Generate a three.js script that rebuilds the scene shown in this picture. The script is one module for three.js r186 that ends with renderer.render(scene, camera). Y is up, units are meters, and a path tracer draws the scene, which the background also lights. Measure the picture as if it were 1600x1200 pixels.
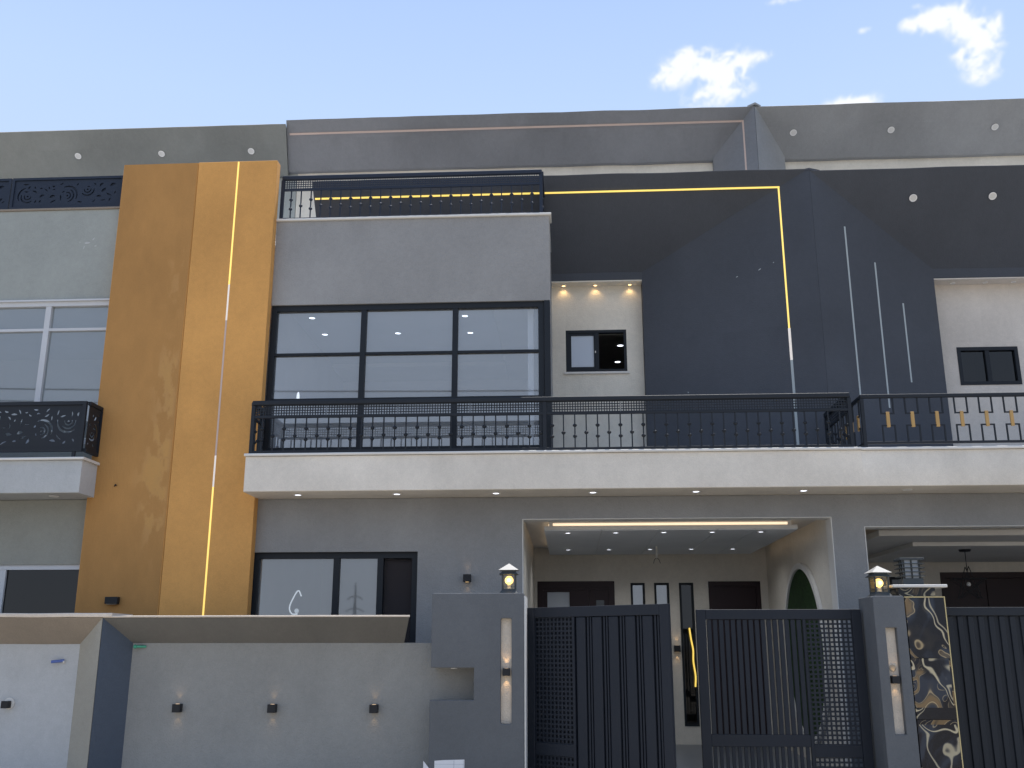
import * as THREE from 'three';
import { RoundedBoxGeometry } from 'three/addons/geometries/RoundedBoxGeometry.js';
import { mergeGeometries, toCreasedNormals } from 'three/addons/utils/BufferGeometryUtils.js';

// ------------------------------------------------------------------ camera, sky, sun, exposure
const scene = new THREE.Scene();
const D2R = Math.PI / 180;
const camera = new THREE.PerspectiveCamera(42.53, 4 / 3, 0.1, 4000);
camera.position.set(0, 1.75, 12.2);
{
  const p = 14.978 * D2R, y = 3.266 * D2R;
  camera.lookAt(-Math.sin(y) * Math.cos(p) * 50, 1.75 + Math.sin(p) * 50, 12.2 - Math.cos(y) * Math.cos(p) * 50);
}
const renderer = new THREE.WebGLRenderer({ antialias: true });
renderer.setSize(1024, 768);
renderer.toneMapping = THREE.LinearToneMapping;
renderer.toneMappingExposure = 1.14;
renderer.shadowMap.enabled = true;

const SUN = new THREE.Vector3(0.14, 0.962, -0.235).normalize();
const sun = new THREE.DirectionalLight(new THREE.Color(1, 0.955, 0.89), 4.9);
sun.position.copy(SUN).multiplyScalar(60);
sun.castShadow = true;
Object.assign(sun.shadow.camera, { left: -20, right: 20, top: 20, bottom: -20, near: 1, far: 140 });
sun.shadow.mapSize.set(4096, 4096);
scene.add(sun, sun.target);

// seeded random numbers and value noise
function rng(seed) { let s = seed >>> 0; return () => { s = (s + 0x6D2B79F5) | 0; let t = Math.imul(s ^ (s >>> 15), 1 | s); t = (t + Math.imul(t ^ (t >>> 7), 61 | t)) ^ t; return ((t ^ (t >>> 14)) >>> 0) / 4294967296; }; }
function hash2(x, y, s) { let h = (x * 374761393 + y * 668265263 + s * 1442695041) | 0; h = Math.imul(h ^ (h >>> 13), 1274126177); return ((h ^ (h >>> 16)) >>> 0) / 4294967296; }
function vnoise(x, y, s = 0, per = 0) {
  let x0 = Math.floor(x), y0 = Math.floor(y); const fx = x - x0, fy = y - y0;
  const u = fx * fx * (3 - 2 * fx), v = fy * fy * (3 - 2 * fy);
  let x1 = x0 + 1, y1 = y0 + 1;
  if (per) { x0 = ((x0 % per) + per) % per; x1 = ((x1 % per) + per) % per; y0 = ((y0 % per) + per) % per; y1 = ((y1 % per) + per) % per; }
  const a = hash2(x0, y0, s), b = hash2(x1, y0, s), c = hash2(x0, y1, s), d = hash2(x1, y1, s);
  return (a + (b - a) * u) * (1 - v) + (c + (d - c) * u) * v;
}
function fbm(x, y, o, s = 0, per = 0) { let v = 0, a = 0.5, t = 0; for (let i = 0; i < o; i++) { v += a * vnoise(x, y, s + i, per); t += a; x *= 2; y *= 2; per *= 2; a *= 0.5; } return v / t; }
const clamp = (x, a = 0, b = 1) => Math.min(b, Math.max(a, x));
const smooth = (a, b, x) => { const t = clamp((x - a) / (b - a)); return t * t * (3 - 2 * t); };

{ // the sky: air that pales towards the horizon, and small fair-weather clouds
  const W = 4096, H = 2048, data = new Float32Array(W * H * 4);
  const stops = [[-90, .5, .5, .5], [0, .68, .75, .86], [10, .60, .71, .90], [22, .525, .665, .895], [30, .475, .63, .90], [37, .405, .56, .885], [60, .29, .48, .87], [90, .22, .41, .82]];
  const blobs = [];
  const put = (a, e, ra, re, d = 1) => blobs.push([a, e, ra, re, d]);
  for (const b of [[6.6, 31.75, .9, .45, .8], [7.4, 32.1, 1.0, .7, 1], [8.5, 32.6, 1.05, .65, 1.1], [9.6, 32.0, 1.2, .7, 1], [11.2, 32.3, 1.3, .6, .75], [10.4, 31.3, 1.1, .6, .9], [9.2, 30.5, 1.4, .55, .8], [11, 30.8, 1.2, .5, .6],
    [21.7, 32.45, .9, .3, .6], [22.6, 32.3, 1.0, .5, .9], [23.6, 32.6, .9, .45, 1], [24.3, 32.0, 1.0, .7, 1.1], [25.0, 31.2, 1.05, .8, 1.15], [25.0, 30.2, 1.1, .8, 1.1], [25.1, 29.3, .9, .55, .9], [26.1, 31.4, .4, .6, .7], [22.0, 33.2, .35, .18, .6],
    [17.7, 29.15, 1.3, .4, 1.1], [16.9, 28.9, .9, .3, .8], [18.4, 29.0, .9, .35, .9], [14.6, 34.95, 1.3, .22, .8], [19.2, 32.65, .6, .16, .55], [12.9, 32.3, .6, .3, .45], [14.2, 31.0, .4, .3, .35]]) put(...b);
  const rnd = rng(91);
  for (let k = 0; k < 46; k++) {
    const a = 42 + rnd() * 270, e = 30 + rnd() * rnd() * 40, n = 4 + (rnd() * 6 | 0), s = .7 + rnd() * 1.6;
    for (let j = 0; j < n; j++) put(((a + (rnd() - .5) * 6 * s + 540) % 360) - 180, e + (rnd() - .5) * 2 * s, (.7 + rnd() * .9) * s, (.35 + rnd() * .5) * s, .6 + rnd() * .5);
  }
  const rows = Array.from({ length: H }, () => []);
  for (const b of blobs) for (let r = Math.max(0, Math.floor((b[1] - b[3] * 2.6 + 90) / 180 * H)); r <= Math.min(H - 1, Math.ceil((b[1] + b[3] * 2.6 + 90) / 180 * H)); r++) rows[r].push(b);
  for (let r = 0; r < H; r++) {
    const el = (r + .5) / H * 180 - 90;
    let k = 0; while (k < stops.length - 2 && stops[k + 1][0] < el) k++;
    const A = stops[k], B = stops[k + 1], t = clamp((el - A[0]) / (B[0] - A[0]));
    const base = [1, 2, 3].map(i => A[i] + (B[i] - A[i]) * t), near = rows[r];
    for (let c = 0; c < W; c++) {
      const ph = ((c + .5) / W - .5) * 2 * Math.PI;                 // atan2(z, x)
      const az = Math.atan2(Math.cos(ph), -Math.sin(ph)) / D2R;      // from -z towards +x
      let d = 0;
      for (const b of near) {
        let da = Math.abs(az - b[0]); if (da > 180) da = 360 - da;
        if (da > b[2] * 2.6) continue;
        const q = (da / b[2]) ** 2 + ((el - b[1]) / b[3]) ** 2;
        d += b[4] * Math.exp(-q * 1.1);
      }
      let al = 0;
      if (d > .02) {
        const wx = fbm(az * 1.1 + 70, el * 1.4, 3, 61) * 2, n = fbm(az * 1.7 + 300 + wx, el * 2.3 + wx, 6, 5), m = fbm(az * .7 + 200, el * .9, 3, 19);
        al = smooth(.06, 1.15, d * (.3 + 1.3 * n) + (n - .5) * .9 + (m - .5) * .3) * smooth(.02, .3, d);
        al = Math.min(.88, al * 1.1);
      }
      const o = (r * W + c) * 4;
      data[o] = base[0] + (.93 - base[0]) * al; data[o + 1] = base[1] + (.94 - base[1]) * al; data[o + 2] = base[2] + (.96 - base[2]) * al; data[o + 3] = 1;
    }
  }
  const sky = new THREE.DataTexture(data, W, H, THREE.RGBAFormat, THREE.FloatType);
  sky.mapping = THREE.EquirectangularReflectionMapping; sky.magFilter = THREE.LinearFilter; sky.minFilter = THREE.LinearFilter; sky.colorSpace = THREE.LinearSRGBColorSpace; sky.needsUpdate = true;
  scene.background = sky; scene.environment = sky;
}

// ------------------------------------------------------------------ textures (tone, grain and wear only)
function tex(w, h, f, srgb = true) {
  const d = new Uint8Array(w * h * 4);
  for (let y = 0; y < h; y++) for (let x = 0; x < w; x++) { const c = f(x / w, y / h), o = (y * w + x) * 4; d[o] = clamp(c[0]) * 255; d[o + 1] = clamp(c[1]) * 255; d[o + 2] = clamp(c[2]) * 255; d[o + 3] = 255; }
  const t = new THREE.DataTexture(d, w, h); t.wrapS = t.wrapT = THREE.RepeatWrapping; t.magFilter = THREE.LinearFilter; t.minFilter = THREE.LinearMipmapLinearFilter; t.generateMipmaps = true;
  if (srgb) t.colorSpace = THREE.SRGBColorSpace; t.needsUpdate = true; return t;
}
const rep = (t, sx, sy = sx) => { const c = t.clone(); c.repeat.set(1 / sx, 1 / sy); c.needsUpdate = true; return c; };
const plasterTone = tex(1024, 1024, (u, v) => {      // roller marks, cloudy patches, dusty specks; 6 m a side
  const c = fbm(u * 5, v * 5, 4, 3, 5), s = fbm(u * 24, v * 9, 3, 31, 0), g = hash2(u * 1024 | 0, v * 1024 | 0, 7), m = fbm(u * 130, v * 130, 2, 11, 130);
  const x = .93 + (c - .5) * .16 + (s - .5) * .05 + (g - .5) * .05 + (m - .5) * .035; return [x, x * .998, x * .993];
});
const plasterBump = tex(512, 512, (u, v) => { const x = fbm(u * 90, v * 90, 3, 21, 90) * .8 + fbm(u * 8, v * 8, 2, 4, 8) * .35; return [x, x, x]; }, false);
const smoothTone = tex(512, 512, (u, v) => { const c = fbm(u * 5, v * 5, 4, 43, 5), g = hash2(u * 512 | 0, v * 512 | 0, 8); const x = .95 + (c - .5) * .08 + (g - .5) * .02; return [x, x, x]; });
const dustTone = tex(1024, 1024, (u, v) => { const c = fbm(u * 7, v * 7, 5, 63, 7), g = hash2(u * 1024 | 0, v * 1024 | 0, 9), m = fbm(u * 60, v * 60, 3, 71, 60); const x = .84 + (c - .5) * .25 + (g - .5) * .1 + (m - .5) * .14; return [x, x * .97, x * .92]; });
const turfTone = tex(256, 256, (u, v) => { const m = fbm(u * 60, v * 40, 2, 15, 0), c = fbm(u * 6, v * 6, 2, 16, 6); const x = .45 + m * .5 + (c - .5) * .2; return [x * .9, x, x * .7]; });
const marbleTone = tex(512, 1024, (u, v) => {        // black agate print with gold and grey bands
  const x = u * 2.1, y = v * 4.2;
  const wx = fbm(x * .9 + 3, y * .7, 3, 80) * 3.4, wy = fbm(x * .9 + 9, y * .7 + 4, 3, 84) * 3.4;
  const q = fbm(x * .8 + wx, y * .5 + wy, 3, 90), e = fbm(x * .8 + wx * .6 + 2, y * .6 + wy * .6, 3, 97);
  const zone = smooth(.45, .56, e), band = Math.abs(Math.sin(q * 34));
  const gold = smooth(.3, .04, band) * zone, rich = smooth(.50, .58, q) * smooth(.68, .6, q) * zone;
  const swirl = smooth(.5, .72, fbm(x * 1.3 + wy, y + wx, 4, 99)) * .5, line = smooth(.016, .004, Math.abs(e - .40)) * .75 + smooth(.014, .004, Math.abs(e - .46)) * .85;
  let c = [.055 + swirl * .24, .065 + swirl * .27, .10 + swirl * .29];
  const mix = (a, b, t) => a.map((w, i) => w + (b[i] - w) * clamp(t));
  c = mix(c, [.55, .44, .29], rich * .8); c = mix(c, [.80, .70, .52], gold * .7); c = mix(c, [.82, .76, .62], line);
  return c;
});
const stainTone = tex(256, 1536, (u, v) => {         // weathered ochre: pale rising-damp blotches beside the joint with the next house
  const y = v * 6.2, x = u * 1.05, g = hash2(u * 256 | 0, v * 1536 | 0, 12);
  const c = fbm(x * 2.2, y * 1.1, 4, 51), n = fbm(x * 11, y * 5.5, 5, 57), band = smooth(.60, .80, u + (c - .5) * .3) * smooth(1.0, .94, u);
  const hgt = Math.max(smooth(5.2, 4.7, y) * smooth(3.9, 4.3, y) * .6, smooth(3.9, 3.2, y) * smooth(.5, 1.4, y));
  const pale = smooth(.48, .58, n * .8 + c * .2) * band * hgt;
  const x0 = .90 + (c - .5) * .10 + (g - .5) * .05 + (n - .5) * .05;
  return [x0 + pale * .05, x0 + pale * .08, x0 + pale * .15];
});

// ------------------------------------------------------------------ materials (linear base colours)
const L = (r, g = r, b = r) => new THREE.Color().setRGB(r, g, b);
const toneT = rep(plasterTone, 6), bumpT = rep(plasterBump, 1.1), smoothT = rep(smoothTone, 3), dustT = rep(dustTone, 9);
const plaster = (r, g, b, bump = .004, rough = .92) => new THREE.MeshStandardMaterial({ color: L(r, g, b), map: toneT, bumpMap: bumpT, bumpScale: bump, roughness: rough });
const paint = (r, g, b, rough = .7) => new THREE.MeshStandardMaterial({ color: L(r, g, b), map: smoothT, roughness: rough });
const metal = (r, g, b, rough = .55) => new THREE.MeshPhysicalMaterial({ color: L(r, g, b), roughness: rough, specularIntensity: .6, map: smoothT });
const glow = (r, g, b, base = .8) => new THREE.MeshStandardMaterial({ color: L(base), emissive: L(r, g, b), roughness: .6 });
const M = {
  bayGrey: plaster(.355, .35, .345, .005), wallGrey: plaster(.305, .305, .305, .004), black: plaster(.066, .073, .089, .002, .8),
  roofGrey: plaster(.25, .255, .268, .003), roofOlive: plaster(.25, .257, .24, .003), roofPale: plaster(.325, .33, .332, .003),
  cream: plaster(.82, .765, .66, .003), creamWarm: plaster(.72, .655, .585, .003), slabCream: plaster(.80, .735, .645, .003), slabWhite: plaster(.56, .57, .57, .002),
  leftGrey: plaster(.405, .425, .40, .002), leftOlive: plaster(.36, .36, .32, .003),
  gold: plaster(.74, .375, .11, .002), coping: paint(.74, .71, .66, .55), pierGrey: plaster(.135, .142, .152, .003), panelGrey: plaster(.305, .303, .29, .005),
  lipOlive: plaster(.150, .143, .131, .003), ridgeBlue: plaster(.085, .105, .14, .003), panelWhite: plaster(.50, .51, .52, .002), beige: plaster(.38, .36, .31, .003), beigeBrown: plaster(.31, .26, .21, .003),
  lipCream: plaster(.72, .62, .52, .003), porch: plaster(.76, .715, .64, .002), porchWhite: paint(.78, .76, .72), ceilingGrey: paint(.80, .82, .84), slot: plaster(.80, .71, .60, .006),
  iron: metal(.016, .02, .027), ironBlue: metal(.02, .029, .05), gate: metal(.014, .018, .027), frame: metal(.011, .015, .021), whiteFrame: paint(.62, .63, .65, .4), brass: metal(.52, .32, .12, .5),
  maroon: metal(.022, .008, .012, .45), room: paint(.80, .81, .83), roomTiled: paint(.58, .57, .55), floorTile: paint(.42, .42, .42, .35), navyTile: paint(.20, .22, .25, .35),
  cove: glow(.9, .66, .42), led: new THREE.MeshStandardMaterial({ color: L(.6, .5, .2), emissive: L(.84, .58, .10), roughness: .6 }), ledHalf: glow(.30, .24, .17, .7), ledOff: paint(.66, .5, .42, .5), silver: paint(.42, .46, .46, .45),
  lampWhite: glow(2.6, 2.75, 3.1), lampWarm: glow(4, 2.4, .8), lampSoft: glow(1.2, .75, .3), lampOff: paint(.72, .70, .66, .6), ring: paint(.84, .82, .79, .5), blackLamp: metal(.014, .015, .018, .5), bulb: glow(2.3, 1.5, .42), bulbShine: glow(1.25, .85, .3),
  lanternRoof: paint(.40, .385, .36, .5), lanternBody: metal(.06, .07, .075, .5), frosted: new THREE.MeshPhysicalMaterial({ color: L(.62, .68, .76), roughness: .5, transmission: .25, thickness: 0 }),
  lanternGlass: new THREE.MeshPhysicalMaterial({ color: L(.92, .85, .72), transmission: 1, thickness: 0, roughness: .05, ior: 1.5 }),
  glass: new THREE.MeshPhysicalMaterial({ color: L(.76, .79, .82), transmission: 1, thickness: 0, roughness: .02, metalness: .18, ior: 2.33 }),
  glassPale: new THREE.MeshPhysicalMaterial({ color: L(.70, .75, .77), transmission: 1, thickness: 0, roughness: .02, metalness: .14, ior: 2.33 }),
  glassDark: new THREE.MeshPhysicalMaterial({ color: L(.16, .17, .18), transmission: 1, thickness: 0, roughness: .03, ior: 1.5 }),
  marble: new THREE.MeshPhysicalMaterial({ map: marbleTone, roughness: .16, specularIntensity: .7 }), goldTrim: metal(.62, .5, .25, .35),
  turf: new THREE.MeshStandardMaterial({ color: L(.035, .10, .03), map: rep(turfTone, .6), bumpMap: rep(turfTone, .25), bumpScale: .02, roughness: 1 }),
  stainedGold: new THREE.MeshStandardMaterial({ color: L(.56, .285, .088), map: stainTone, bumpMap: bumpT, bumpScale: .003, roughness: .92 }),
  ground: new THREE.MeshStandardMaterial({ color: L(.52, .48, .42), map: dustT, roughness: 1 }), road: new THREE.MeshStandardMaterial({ color: L(.50, .485, .46), map: dustT, roughness: .95 }),
  apron: new THREE.MeshStandardMaterial({ color: L(.56, .54, .50), map: dustT, roughness: .9 }), paper: paint(.78, .78, .8, .8), ink: paint(.25, .27, .33, .8),
  bluePipe: paint(.10, .16, .45, .4), greenPipe: paint(.06, .35, .22, .4), galvan: metal(.2, .21, .22, .5), wire: paint(.02, .02, .02, .7), timber: paint(.2, .17, .13, .9),
};

// ------------------------------------------------------------------ helpers
const used = {};
const numbered = n => { const k = used[n] = (used[n] ?? -1) + 1; return k ? `${n}_${String(k).padStart(3, '0')}` : n; };
function thing(name, label, category, base = [0, 0, 0], group, kind) {
  const o = new THREE.Group(); o.name = numbered(name); o.position.set(...base); scene.add(o);
  o.userData = { label, category }; if (group) o.userData.group = group; if (kind) o.userData.kind = kind; return o;
}
function structure(name, label, category, geos, m) { const o = thing(name, label, category, [0, 0, 0], null, 'structure'); part(o, name.replace('_surface', '') + '_surface', geos, m); return o; }
function subgroup(root, name, label) { const g = new THREE.Group(); g.name = name; root.add(g); if (label) g.userData.label = label; return g; }
function metric(g) {                                    // uv in metres, by the way each face points
  const p = g.attributes.position, n = g.attributes.normal, uv = new Float32Array(p.count * 2);
  const A = new THREE.Vector3(), B = new THREE.Vector3(), C = new THREE.Vector3(), N = new THREE.Vector3();
  for (let i = 0; i < p.count; i++) {
    if (g.index) N.fromBufferAttribute(n, i);
    else if (i % 3 === 0) { A.fromBufferAttribute(p, i); B.fromBufferAttribute(p, i + 1).sub(A); C.fromBufferAttribute(p, i + 2).sub(A); N.crossVectors(B, C).normalize(); }
    const ax = Math.abs(N.x), ay = Math.abs(N.y), az = Math.abs(N.z) + 1e-4;
    if (az >= ax && az >= ay) { uv[2 * i] = p.getX(i); uv[2 * i + 1] = p.getY(i); } else if (ax >= ay) { uv[2 * i] = p.getZ(i) + 2.7; uv[2 * i + 1] = p.getY(i); } else { uv[2 * i] = p.getX(i); uv[2 * i + 1] = p.getZ(i) + 4.1; }
  }
  g.setAttribute('uv', new THREE.BufferAttribute(uv, 2)); return g;
}
function flat(geos) {
  const list = (Array.isArray(geos) ? geos : [geos]).map(g => { const q = g.index ? g.toNonIndexed() : g; for (const k of Object.keys(q.attributes)) if (!['position', 'normal', 'uv'].includes(k)) q.deleteAttribute(k); if (!q.attributes.uv) metric(q); return q; });
  return list.length > 1 ? mergeGeometries(list) : list[0].clone();
}
function origin(o) { const v = new THREE.Vector3(); while (o && o !== scene) { v.add(o.position); o = o.parent; } return v; }
function part(root, name, geos, m, { ownUV = false, label } = {}) {   // geometry given in world metres
  const g = flat(geos); if (!ownUV) metric(g);
  const b = origin(root); g.translate(-b.x, -b.y, -b.z);
  const mesh = new THREE.Mesh(g, m); mesh.name = name; mesh.castShadow = mesh.receiveShadow = true; if (label) mesh.userData.label = label; root.add(mesh); return mesh;
}
function bx(x0, x1, y0, y1, z0, z1, r = 0) {
  const w = x1 - x0, h = y1 - y0, d = z1 - z0, g = r ? new RoundedBoxGeometry(w, h, d, 2, Math.min(r, w / 2.01, h / 2.01, d / 2.01)) : new THREE.BoxGeometry(w, h, d);
  return g.translate((x0 + x1) / 2, (y0 + y1) / 2, (z0 + z1) / 2);
}
function poly(pts) {                                   // [x, y, radius?] with rounded corners
  const out = [], n = pts.length;
  pts.forEach((p, i) => {
    const r = p[2]; if (!r) return out.push(new THREE.Vector2(p[0], p[1]));
    const a = pts[(i + n - 1) % n], b = pts[(i + 1) % n], P = new THREE.Vector2(p[0], p[1]);
    const u = new THREE.Vector2(a[0] - p[0], a[1] - p[1]).normalize(), v = new THREE.Vector2(b[0] - p[0], b[1] - p[1]).normalize();
    const A = P.clone().addScaledVector(u, r), B = P.clone().addScaledVector(v, r);
    for (let k = 0; k <= 5; k++) { const t = k / 5; out.push(new THREE.Vector2((1 - t) ** 2 * A.x + 2 * t * (1 - t) * P.x + t * t * B.x, (1 - t) ** 2 * A.y + 2 * t * (1 - t) * P.y + t * t * B.y)); }
  });
  return new THREE.Shape(out);
}
const crease = g => toCreasedNormals(g, .55);
function prismX(zy, x0, x1, wob = 0) {                 // wob: hand-made unevenness along the edges, metres
  const g = new THREE.ExtrudeGeometry(poly(zy.map(p => [-p[0], p[1], p[2]])), { depth: x1 - x0, steps: wob ? Math.ceil((x1 - x0) / .16) : 1, bevelEnabled: false }); g.rotateY(Math.PI / 2); g.translate(x0, 0, 0);
  if (wob) { const p = g.attributes.position; for (let i = 0; i < p.count; i++) { const x = p.getX(i); p.setY(i, p.getY(i) + (fbm(x * 1.3 + 50, 9.3, 3, 71) - .5) * 2 * wob); } }
  return toCreasedNormals(g, .55);
}
function shear(g, x, z, k) { const p = g.attributes.position; for (let i = 0; i < p.count; i++) if (Math.abs(p.getX(i) - x) < .001) p.setX(i, x + (p.getZ(i) - z) * k); return g; }   // slant one end
function prismY(xz, y0, y1) { const g = new THREE.ExtrudeGeometry(poly(xz.map(p => [p[0], -p[1], p[2]])), { depth: y1 - y0, bevelEnabled: false }); g.rotateX(-Math.PI / 2); g.translate(0, y0, 0); return crease(g); }
function sheetZ(outline, holes, z0, z1, bevel = 0) {
  const s = outline instanceof THREE.Path ? outline : poly(outline);
  for (const h of holes) { const q = h instanceof THREE.Path ? h : new THREE.Path(poly(h).getPoints()); s.holes.push(q); }
  const g = new THREE.ExtrudeGeometry(s, { depth: z1 - z0 - 2 * bevel, bevelEnabled: bevel > 0, bevelThickness: bevel, bevelSize: bevel, bevelOffset: -bevel, bevelSegments: 2 });
  return g.translate(0, 0, z0 + bevel);
}
const rect = (x0, x1, y0, y1) => [[x0, y0], [x1, y0], [x1, y1], [x0, y1]];
function ringZ(x0, x1, y0, y1, z0, z1, w) { return [bx(x0, x1, y1 - w, y1, z0, z1), bx(x0, x1, y0, y0 + w, z0, z1), bx(x0, x0 + w, y0 + w, y1 - w, z0, z1), bx(x1 - w, x1, y0 + w, y1 - w, z0, z1)]; }
function tube(pts, r, seg = 24, rad = 6) { return new THREE.TubeGeometry(new THREE.CatmullRomCurve3(pts.map(p => new THREE.Vector3(...p))), seg, r, rad, false); }
function strip(a, b, n, w, t) {                         // a slim bar from a to b lying on a face with normal n, t proud
  const A = new THREE.Vector3(...a), B = new THREE.Vector3(...b), N = new THREE.Vector3(...n).normalize(), X = B.clone().sub(A), len = X.length(); X.normalize();
  const Y = N.clone().cross(X), m = new THREE.Matrix4().makeBasis(X, Y, N);
  const c = A.clone().add(B).multiplyScalar(.5).addScaledVector(N, t / 2 - .004);
  return new THREE.BoxGeometry(len, w, t + .008).applyMatrix4(m.setPosition(c));
}
function rotated(root, angle) { root.rotation.y = angle; return root; }

// window: frame, bars and panes, each its own piece
function windowUnit(root, { x0, x1, y0, y1, z, w = .07, d = .07, cols = [], rows = [], bar = .05, frame = M.frame, glass = M.glass, skip = [], label, name = 'window' }) {
  const g = subgroup(root, name, label);
  part(g, 'frame', ringZ(x0, x1, y0, y1, z - d, z, w), frame);
  for (const c of cols) part(g, 'mullion', bx(c - bar / 2, c + bar / 2, y0 + w, y1 - w, z - d + .006, z - .006), frame);
  const xs = [x0 + w, ...cols.flatMap(c => [c - bar / 2, c + bar / 2]), x1 - w], ys = [y0 + w, ...rows.flatMap(r => [r - bar * .24, r + bar * .24]), y1 - w];
  for (let i = 0; i < xs.length; i += 2) {
    for (const r of rows) part(g, 'transom', bx(xs[i], xs[i + 1], r - bar * .24, r + bar * .24, z - d + .012, z - .012), frame);
    for (let j = 0; j < ys.length; j += 2) {
      if (skip.includes(i / 2)) continue;
      part(g, 'pane', new THREE.PlaneGeometry(xs[i + 1] - xs[i], ys[j + 1] - ys[j]).translate((xs[i] + xs[i + 1]) / 2, (ys[j] + ys[j + 1]) / 2, z - d / 2), glass);
    }
  }
  return g;
}

// ------------------------------------------------------------------ ground
structure('ground', 'dusty pale open ground around the houses', 'ground', [bx(-1500, 1500, -.3, 0, -600, 1800)], M.ground);
structure('road', 'pale dusty concrete street in front of the gates', 'road', [bx(-300, 300, .004, .03, 4.2, 11)], M.road);
structure('pavement', 'concrete apron sloping from the gates to the street', 'pavement', [prismX([[4.2, .034], [4.2, -.1], [.4, -.1], [.4, .28], [1.5, .28]], -60, 60)], M.apron);

// ------------------------------------------------------------------ the three houses
const XL = -5.0, XR = 3.44;
const house = thing('house', 'grey two storey house with black slanted balcony surround and wide dark framed windows', 'house', [-.8, 0, -4]);
const houseW = thing('house', 'pale grey green house with white framed windows beside the dull ochre pilaster', 'house', [-8, 0, -4], 'neighbouring row houses');
const houseE = thing('house', 'house with black surround, silver groove strips and cream wall beyond the gold plated railing', 'house', [6.5, 0, -4], 'neighbouring row houses');

{ // ---- middle house: ground floor
  const h = house;
  part(h, 'ground_floor_wall', sheetZ(rect(-4.9, XR - .0005, 0, 3.56), [rect(-3.93, -1.86, 1.1, 2.9), rect(-.57, 3.19, .28, 3.29)], -.25, 0), M.wallGrey);
  part(h, 'balcony_slab', prismX([[-.25, 3.565], [.6, 3.565, .012], [.6, 3.995, .008], [-.25, 3.995]], -3.9, XR - .0005), M.slabCream);
  part(h, 'slab_coping', prismX([[.25, 3.998], [.625, 3.998, .008], [.625, 4.03, .012], [.25, 4.03]], -3.915, XR - .001, .003), M.coping);
  part(h, 'floor_slab', bx(-4.9, XR - .01, 3.6, 3.99, -9, -.252), M.room);
  part(h, 'party_wall', [bx(-4.99, -4.0, 0, 7.3, -9, -.3)], M.room);
  part(h, 'rear_wall', bx(-4.9, XR - .01, 0, 10.9, -9.2, -9.002), M.wallGrey);
  windowUnit(h, { x0: -3.93, x1: -1.86, y0: 1.1, y1: 2.9, z: -.05, w: .075, d: .09, cols: [-2.88, -2.33], bar: .075, skip: [2], glass: M.glassPale, label: 'dark framed sliding window with its end sash slid open' });
  part(h, 'insect_screen', bx(-2.29, -1.94, 1.18, 2.82, -.125, -.121), new THREE.MeshStandardMaterial({ color: L(.03, .025, .027), roughness: .9, transparent: true, opacity: .8 }));
  // room behind that window
  part(h, 'room_wall', [bx(-4.0, -.74, .2, 3.4, -3.7, -3.6), bx(-.8, -.74, .2, 3.4, -3.6, -.26), bx(-3.99, -3.94, .2, 3.4, -3.6, -.26)], M.room);
  part(h, 'room_ceiling', bx(-3.94, -.8, 3.3, 3.4, -3.6, -.26), M.room);
  part(h, 'room_floor', bx(-3.94, -.8, .2, .3, -3.6, -.26), M.floorTile);
  // car porch
  part(h, 'porch_wall', sheetZ(rect(-.72, 3.41, .2, 3.55), [rect(-.52, .73, .3, 2.8), rect(2.24, 3.07, .3, 2.79), rect(.99, 1.22, .57, 2.77), rect(1.37, 1.61, .57, 2.77), rect(1.77, 2.0, .57, 2.77)], -4.4, -4.2), M.porch);
  part(h, 'porch_side_wall', bx(-.72, -.57, .2, 3.55, -4.198, -.252), M.porch);
  part(h, 'porch_side_wall', bx(3.19, 3.41, .2, 3.55, -4.198, -.252), M.porch);
  part(h, 'porch_jamb', bx(-.5695, -.56, .28, 3.2895, -.2515, .004, .003), M.porchWhite);
  part(h, 'porch_jamb', bx(3.18, 3.1895, .28, 3.2895, -.2515, .004, .003), M.porchWhite);
  part(h, 'porch_lintel_trim', bx(-.5595, 3.1795, 3.281, 3.2895, -.2515, .004, .003), M.porchWhite);
  part(h, 'porch_ceiling', bx(-.57, 3.19, 3.34, 3.55, -4.198, -.252), M.porchWhite);
  part(h, 'porch_floor', bx(-.72, 3.41, .1, .3, -4.2, .38), M.navyTile);
  for (const [a, b] of [[-.31, .42], [.426, 1.156], [1.162, 1.892], [1.898, 2.36], [2.366, 2.89]]) part(h, 'ceiling_panel', bx(a, b, 3.2, 3.212, -3.9, -.506, .003), M.ceilingGrey);
  part(h, 'ceiling_tray', bx(-.312, 2.892, 3.213, 3.258, -3.902, -.5, .004), M.porchWhite);
  part(h, 'ceiling_panel_backing', bx(-.25, 2.83, 3.259, 3.3385, -3.84, -.56), M.porchWhite);
  part(h, 'cove_strip', [bx(-.2, 2.78, 3.27, 3.3, -.559, -.552), bx(-.258, -.251, 3.27, 3.3, -3.8, -.6), bx(2.831, 2.838, 3.27, 3.3, -3.8, -.6)], M.cove);
  part(h, 'porch_back_room', [bx(-.9, 3.42, .2, 3.5, -6.1, -6), bx(-.9, 3.42, 3.4, 3.5, -6, -4.41), bx(-.9, 3.42, .2, .3, -6, -4.41)], M.roomTiled);
  const door = subgroup(h, 'door', 'dark maroon double entrance door with glass lights');
  part(door, 'door_frame', ringZ(-.52, .73, .3, 2.8, -4.3, -4.19, .09), M.maroon);
  part(door, 'transom', bx(-.43, .64, 2.66, 2.71, -4.28, -4.21), M.maroon);
  part(door, 'door_leaf', sheetZ(rect(-.43, .32, .31, 2.658), [rect(-.36, 0, .9, 2.63)], -4.27, -4.22), M.maroon);
  part(door, 'door_leaf', sheetZ(rect(.325, .64, .31, 2.658), [rect(.43, .56, .9, 2.5)], -4.27, -4.22), M.maroon);
  part(door, 'pane', new THREE.PlaneGeometry(.36, 1.73).translate(-.18, 1.765, -4.245), M.frosted);
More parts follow.
